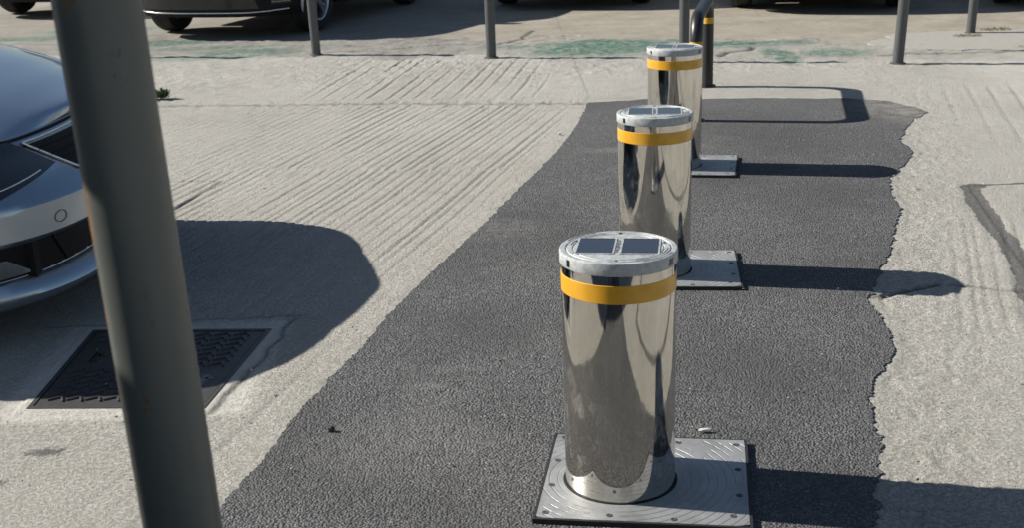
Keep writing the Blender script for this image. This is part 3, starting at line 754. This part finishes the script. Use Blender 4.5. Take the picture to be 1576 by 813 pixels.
    def patch(nm, poly, mat, off=.004, thick=.01, sub=.035, parent=None):
        """poly: quad (y,z) x4; curved slab hugging the nose"""
        a, b, c_, d_ = [Vector(p) for p in poly]; nu = max(2, int(max((b-a).length, (c_-d_).length)/sub)); nv = max(1, int(max((d_-a).length, (c_-b).length)/sub)+1)
        bm = bmesh.new(); g = []
        for j in range(nv+1):
            r_ = []
            for i in range(nu+1):
                p = a.lerp(b, i/nu).lerp(d_.lerp(c_, i/nu), j/nv); r_.append(p)
            g.append(r_)
        tpv = [[bm.verts.new(nose_pt(p.x, p.y, off)) for p in r_] for r_ in g]; bt = [[bm.verts.new(nose_pt(p.x, p.y, off-thick)) for p in r_] for r_ in g]
        for j in range(nv):
            for i in range(nu): bm.faces.new((tpv[j][i], tpv[j][i+1], tpv[j+1][i+1], tpv[j+1][i]))
        for i in range(nu): bm.faces.new((tpv[0][i], tpv[0][i+1], bt[0][i+1], bt[0][i])); bm.faces.new((tpv[nv][i], tpv[nv][i+1], bt[nv][i+1], bt[nv][i]))
        for j in range(nv): bm.faces.new((tpv[j][0], tpv[j+1][0], bt[j+1][0], bt[j][0])); bm.faces.new((tpv[j][nu], tpv[j+1][nu], bt[j+1][nu], bt[j][nu]))
        return obj(nm, bm, mat, parent or t, 30)
    def strip(nm, pts, wd_, mat, off=.008, parent=None):
        bm = bmesh.new(); out = []
        for (a, b) in zip(pts, pts[1:]):
            n = max(1, int(math.dist(a, b)/.03))
            for i in range(n): out.append((a[0]+(b[0]-a[0])*i/n, a[1]+(b[1]-a[1])*i/n))
        out.append(pts[-1]); tube(bm, [nose_pt(y, z, off) for y, z in out], wd_, 10); return obj(nm, bm, mat, parent or t, 50)
    P['fascia'](patch, strip, nose_pt, t)
    # tail: lamps, plate
    for sd in (-1, 1):
        bm = bmesh.new(); box(bm, xr-.012, xr+.15, sd*(h-.33)-.14, sd*(h-.33)+.14, .74, .90); bmesh.ops.bevel(bm, geom=bm.edges[:], offset=.02, segments=2, affect='EDGES'); obj('tail_lamp', bm, MT['red_lamp'], t, 40)
        # door mirrors
        bm = bmesh.new(); bmesh.ops.create_icosphere(bm, subdivisions=3, radius=1, matrix=Matrix.Translation((cowl-P.get('mir', .38), sd*(h+.06), bz_+.10)) @ Matrix.Diagonal((.07, .115, .075, 1)))
        box(bm, cowl-P.get('mir', .38)-.03, cowl-P.get('mir', .38)+.02, sd*(h-.03)-.05, sd*(h-.03)+.05, bz_+.0, bz_+.06); obj('door_mirror', bm, paint, t, 60)
        # door shut lines and handles
        for hx in (cowl-1.15, cowl-2.0):
            bm = bmesh.new(); box(bm, hx-.09, hx+.09, sd*(h+.012)-.014, sd*(h+.012)+.014, bz_-.16, bz_-.135); bmesh.ops.bevel(bm, geom=bm.edges[:], offset=.006, segments=2, affect='EDGES'); obj('door_handle', bm, paint, t, 40)
        for hx in (cowl-.28, cowl-1.28, cowl-2.12):
            bm = bmesh.new(); vs = []
            for z in np.linspace(zbot+.1, bz_-.05, 10):
                w = Wd/2*lerp_tab(z, wid)+.0015; vs.append((bm.verts.new((hx-.004, sd*w, z)), bm.verts.new((hx+.004, sd*w, z))))
            for p, q in zip(vs, vs[1:]): bm.faces.new((p[0], p[1], q[1], q[0]))
            obj('door_seam', bm, MT['plastic'], t)
    return t

# silver hatchback: pointed trapezoid grille with bright frame, wide lower intake, blade lip
def fascia_silver(patch, strip, npt, t):
    g = patch('grille', [(-.30, .475), (.30, .475), (.56, .632), (-.56, .632)], MT['plastic'], .004)
    strip('grille_frame', [(-.56, .640), (-.30, .472), (.30, .472), (.56, .640), (0, .645), (-.56, .640)], .0050, MT['chrome'], .006, g)
    for i in range(5):
        z = .497+i*.027; y = .30+(z-.475)*1.6; strip('grille_slat', [(-y, z), (y, z)], .0035, MT['plastic'], .008, g)
    for s in (-1, 1):
        q = [(s*.600, .652), (s*.462, .553), (s*.84, .487), (s*.87, .662)]
        if s > 0: q = q[::-1]
        hl = patch('headlight', q, MT['lamp'], .004)
        strip('light_strip', [(s*.56, .548), (s*.80, .515)], .003, MT['chrome'], .005, hl)
        q = [(s*.68, .234), (s*.83, .234), (s*.83, .295), (s*.76, .295)]
        if s < 0: q = q[::-1]
        patch('fog_lamp', q, MT['fog'], .010)
        for y in (.62, .28):
            c = npt(s*y, .405, .0005); bm = bmesh.new()
            pts = [npt(s*y+.026*math.cos(a), .405+.019*math.sin(a), .0012) for a in np.linspace(0, 2*math.pi, 33)]; tube(bm, pts, .0011, 6, False); obj('parking_sensor', bm, MT['plastic'], t)
    patch('lower_intake', [(-.82, .224), (.82, .224), (.80, .334), (-.80, .334)], MT['plastic'], .003)
    for y in (-.52, .52): strip('intake_rib', [(y, .228), (y*1.12, .33)], .004, MT['plastic'], .006)
    strip('bonnet_gap', [(-.86, .674), (-.6, .655), (0, .655), (.6, .655), (.86, .674)], .0055, MT['plastic'], .001)
    patch('number_plate', [(-.26, .36), (.26, .36), (.26, .46), (-.26, .46)], MT['plate_white'], .012)
PS = dict(mir=.62, L=4.3, W=1.87, wb=2.65, foh=.86, H=1.45, cowl=1.10, ws=.75, crown=.075, zb=.13, af=.60, nf=2.9,
    nose=[(.0, -.10), (.125, -.05), (.155, -.005), (.175, 0), (.215, -.045), (.222, -.075), (.335, -.075), (.345, -.02), (.36, -.006), (.47, -.008), (.483, -.022), (.51, -.075), (.56, -.11), (.64, -.15), (.66, -.175), (.70, -.24), (.9, -.3)],
    tail=[(0, -.1), (.3, 0), (.6, .0), (.9, -.08)], wid=[(0, .93), (.2, .965), (.5, 1.), (.75, .985), (1.0, .94)],
    sh=[(-4.3, .95), (-3, .95), (-1.6, .93), (-1.0, .89), (-.6, .83), (-.3, .74), (-.1, .672), (0, .66)],
    V=[0, .045, .07, .10, .16, .172, .24, .32, .385, .40, .44, .50, .56, .60, .63, .67, .72, .77, .82, .87, .91, .94, .965, .985, 1.0], fascia=fascia_silver)
SC = build_car('silver_hatchback', 'silver hatchback car at the left with pointed black grille, nose over the manhole cover', 'car', (-1.42-2.15, 4.65), 0, MT['silver'], PS)

def fascia_suv(patch, strip, npt, t):
    g = patch('grille', [(-.50, .62), (.50, .62), (.55, .80), (-.55, .80)], MT['plastic'], .004)
    for i in range(4): strip('grille_slat', [(-.5, .65+i*.04), (.5, .65+i*.04)], .006, MT['chrome'], .006, g)
    patch('lower_intake', [(-.6, .30), (.6, .30), (.55, .44), (-.55, .44)], MT['lens'], .005)
    strip('skid_trim', [(-.82, .285), (-.5, .27), (.5, .27), (.82, .285)], .007, MT['fog'], .006)
    patch('number_plate', [(-.26, .47), (.26, .47), (.26, .58), (-.26, .58)], MT['plate_white'], .012)
    for s in (-1, 1):
        q = [(s*.58, .68), (s*.86, .70), (s*.86, .83), (s*.60, .80)]; patch('headlight', q if s > 0 else q[::-1], MT['fog'], .004)
        q = [(s*.70, .34), (s*.84, .34), (s*.84, .42), (s*.70, .42)]; f = patch('fog_lamp_vent', q if s > 0 else q[::-1], MT['lens'], .005)
        for k in range(3): strip('vent_slat', [(s*.71, .36+.02*k), (s*.83, .36+.02*k)], .003, MT['chrome'], .007, f)
def PC(**k):
    d = dict(L=4.35, W=1.82, wb=2.62, foh=.84, H=1.58, cowl=1.0, ws=.62, crown=.06, zb=.22, af=.62, nf=2.7, wr=.335, clad=.50, bumper_z=.8,
        nose=[(0, -.12), (.22, -.06), (.28, -.005), (.5, 0), (.62, -.03), (.85, -.10), (1.1, -.2)], tail=[(0, -.1), (.3, 0), (.6, 0), (1., -.08)],
        wid=[(0, .93), (.3, .98), (.6, 1.), (.9, .98), (1.1, .93)],
        sh=[(-4.4, 1.02), (-3, 1.02), (-1.6, 1.0), (-1.0, .98), (-.5, .92), (-.15, .86), (0, .84)], fascia=fascia_suv)
    d.update(k); return d
HD = math.atan2(-.957, -.29)       # the parked row points its noses down-left
GRP = 'cars parked nose-in beyond the posts'
def park(label, axle, paint, P, hd=HD, name='parked_car'):
    k = P['L']/2-P['foh']; loc = (axle[0]-math.cos(hd)*k, axle[1]-math.sin(hd)*k); P['group'] = GRP
    return build_car(name, label, 'car', loc, hd, paint, P)
park('white car with black lower bumper and silver wheel behind the second post from the left', (-2.70, 13.05), MT['white'], PC(bmat=MT['plastic']))
park('white car at the far top left, its tyre showing left of the near pole', (-5.33, 15.75), MT['white'], PC(H=1.48, clad=.36, zb=.20))
park('dark car of which two front tyres show at the top, between post and barrier', (.83, 14.72), MT['navy'], PC(H=1.5, clad=.4, zb=.21))
park('dark car casting the wide shadow at top right, behind the barrier', (3.35, 13.45), MT['grey'], PC(clad=.44, zb=.22, H=1.6))
park('car at the far right edge, hidden but for the shadow it throws', (6.0, 13.0), MT['red'], PC(H=1.5))

# ------------------------------------------------------------------ small things on the ground
def tuft(name, label, cat, x, y, n, r, h, mat, seed, flat=.5):
    rs = random.Random(seed); bm = bmesh.new()
    for i in range(n):
        a = rs.uniform(0, 2*math.pi); d = r*math.sqrt(rs.random()); px, py = d*math.cos(a)*1.5, d*math.sin(a)*.8
        b = rs.uniform(0, 2*math.pi); l = h*rs.uniform(.5, 1.1); w = l*rs.uniform(.18, .32); tl = rs.uniform(.2, 1.1)
        dx, dy = math.cos(b)*math.sin(tl), math.sin(b)*math.sin(tl); nx, ny = -math.sin(b)*w/2, math.cos(b)*w/2; z = rs.uniform(0, h*.5)
        p0 = (px, py, z); p1 = (px+dx*l*.5+nx, py+dy*l*.5+ny, z+math.cos(tl)*l*.6); p2 = (px+dx*l, py+dy*l, z+math.cos(tl)*l*.8); p3 = (px+dx*l*.5-nx, py+dy*l*.5-ny, z+math.cos(tl)*l*.55)
        bm.faces.new([bm.verts.new(p) for p in (p0, p1, p2, p3)])
    o = obj(name, bm, mat); o.location = (x, y, 0); return tag(o, label, cat)
tuft('weed', 'small green weed growing from the joint beside the near pole', 'weed', -2.47, 8.83, 220, .045, .07, MT['leaf'], 1)
tuft('weed', 'low yellowish weed right of the foot of the post in the mortar collar', 'weed', 4.30, 10.95, 150, .09, .03, MT['dry'], 2)
tuft('weed', 'low yellowish weed in front of the post in the mortar collar', 'weed', 3.93, 10.62, 150, .08, .028, MT['dry'], 3)
tuft('weed', 'dark low weed along the crack below the mortar collar', 'weed', 4.15, 9.88, 120, .08, .02, MT['dry'], 4)
def pebbles(name, n, area, rmin, rmax, mat, seed, cond=None):
    rs = random.Random(seed); bm = bmesh.new(); k = 0
    while k < n:
        x = rs.uniform(area[0], area[1]); y = rs.uniform(area[2], area[3])
        if cond and not cond(x, y): continue
        k += 1; r = rs.uniform(rmin, rmax)
        v = bmesh.ops.create_icosphere(bm, subdivisions=1, radius=r)['verts']
        for q in v: q.co *= rs.uniform(.7, 1.2)
        bmesh.ops.transform(bm, matrix=Matrix.Translation((x, y, .012)) @ Matrix.Rotation(rs.uniform(0, 6), 4, 'Z') @ Matrix.Diagonal((1.3, .9, .45, 1)), verts=v)
    tag(obj(name, bm, mat), kind='stuff')
def ons(x, y): return float(sd_left(np.array(x), np.array(y))) > .05 and float(sd_right(np.array(x), np.array(y))) > .05
pebbles('loose_grit', 420, (-.9, 2.6, 2.4, 8), .0015, .0045, MT['stone'], 3, ons)
pebbles('concrete_crumbs', 500, (-3, 3.6, 2.4, 10.5), .002, .006, MT['stone'], 4, lambda x, y: not ons(x, y))
pebbles('bitumen_crumbs', 110, (.7, 2.8, 2.5, 8), .0015, .0035, MT['dark_stone'], 5, lambda x, y: -.35 < float(sd_right(np.array(x), np.array(y))) < .03)
def lump(name, label, cat, x, y, s, mat, seed, zz=.012):
    rs = random.Random(seed); bm = bmesh.new(); bmesh.ops.create_icosphere(bm, subdivisions=2, radius=1)
    for v in bm.verts: v.co *= rs.uniform(.75, 1.15)
    bmesh.ops.scale(bm, vec=s, verts=bm.verts); o = obj(name, bm, mat); o.location = (x, y, zz); return tag(o, label, cat)
lump('pebble', 'single dark pebble on the asphalt near its left edge', 'stone', -.51, 3.11, (.011, .009, .009), MT['dark_stone'], 1)
lump('litter_scrap', 'small pale crumpled scrap on the asphalt behind the nearest base plate', 'litter', .497, 3.02, (.020, .007, .005), MT['paper'], 2)
lump('litter_scrap', 'tiny pale scrap on the asphalt near the left edge of the strip', 'litter', .30, 7.05, (.012, .010, .008), MT['paper'], 3)

# ------------------------------------------------------------------ unseen blockers added beside the viewer to shade the near pole
def fascia_none(patch, strip, npt, t):
    patch('grille', [(-.5, .5), (.5, .5), (.55, .7), (-.55, .7)], MT['plastic'], .004)
build_car('shade_blocker_van', 'unseen grey van added left of the viewer to shade the near pole', 'van', (-2.50, -.25), -math.pi/2, MT['grey'], PC(L=4.4, H=1.95, W=1.84, rs=.12, ghr=.03, fascia=fascia_none, sh=[(-4.4, 1.05), (-1, 1.0), (-.3, .9), (0, .85)]))  # unseen van, added so its roof shades the lower near pole
t = thing('shade_blocker_sign', 'unseen square sign on a post, added left of the viewer to shade the near pole', 'sign', (-1.603, 1.60, 0))  # unseen sign, added so its panel shades the upper near pole
bm = bmesh.new(); tube(bm, [(0, 0, -.05), (0, 0, 2.6)], .03, 20); obj('pole', bm, MT['post'], t, 40)
bm = bmesh.new(); box(bm, -.035, -.031, -.3, .3, 1.93, 2.5, Matrix.Rotation(AZ, 4, 'Z')); obj('panel', bm, MT['sign'], t)
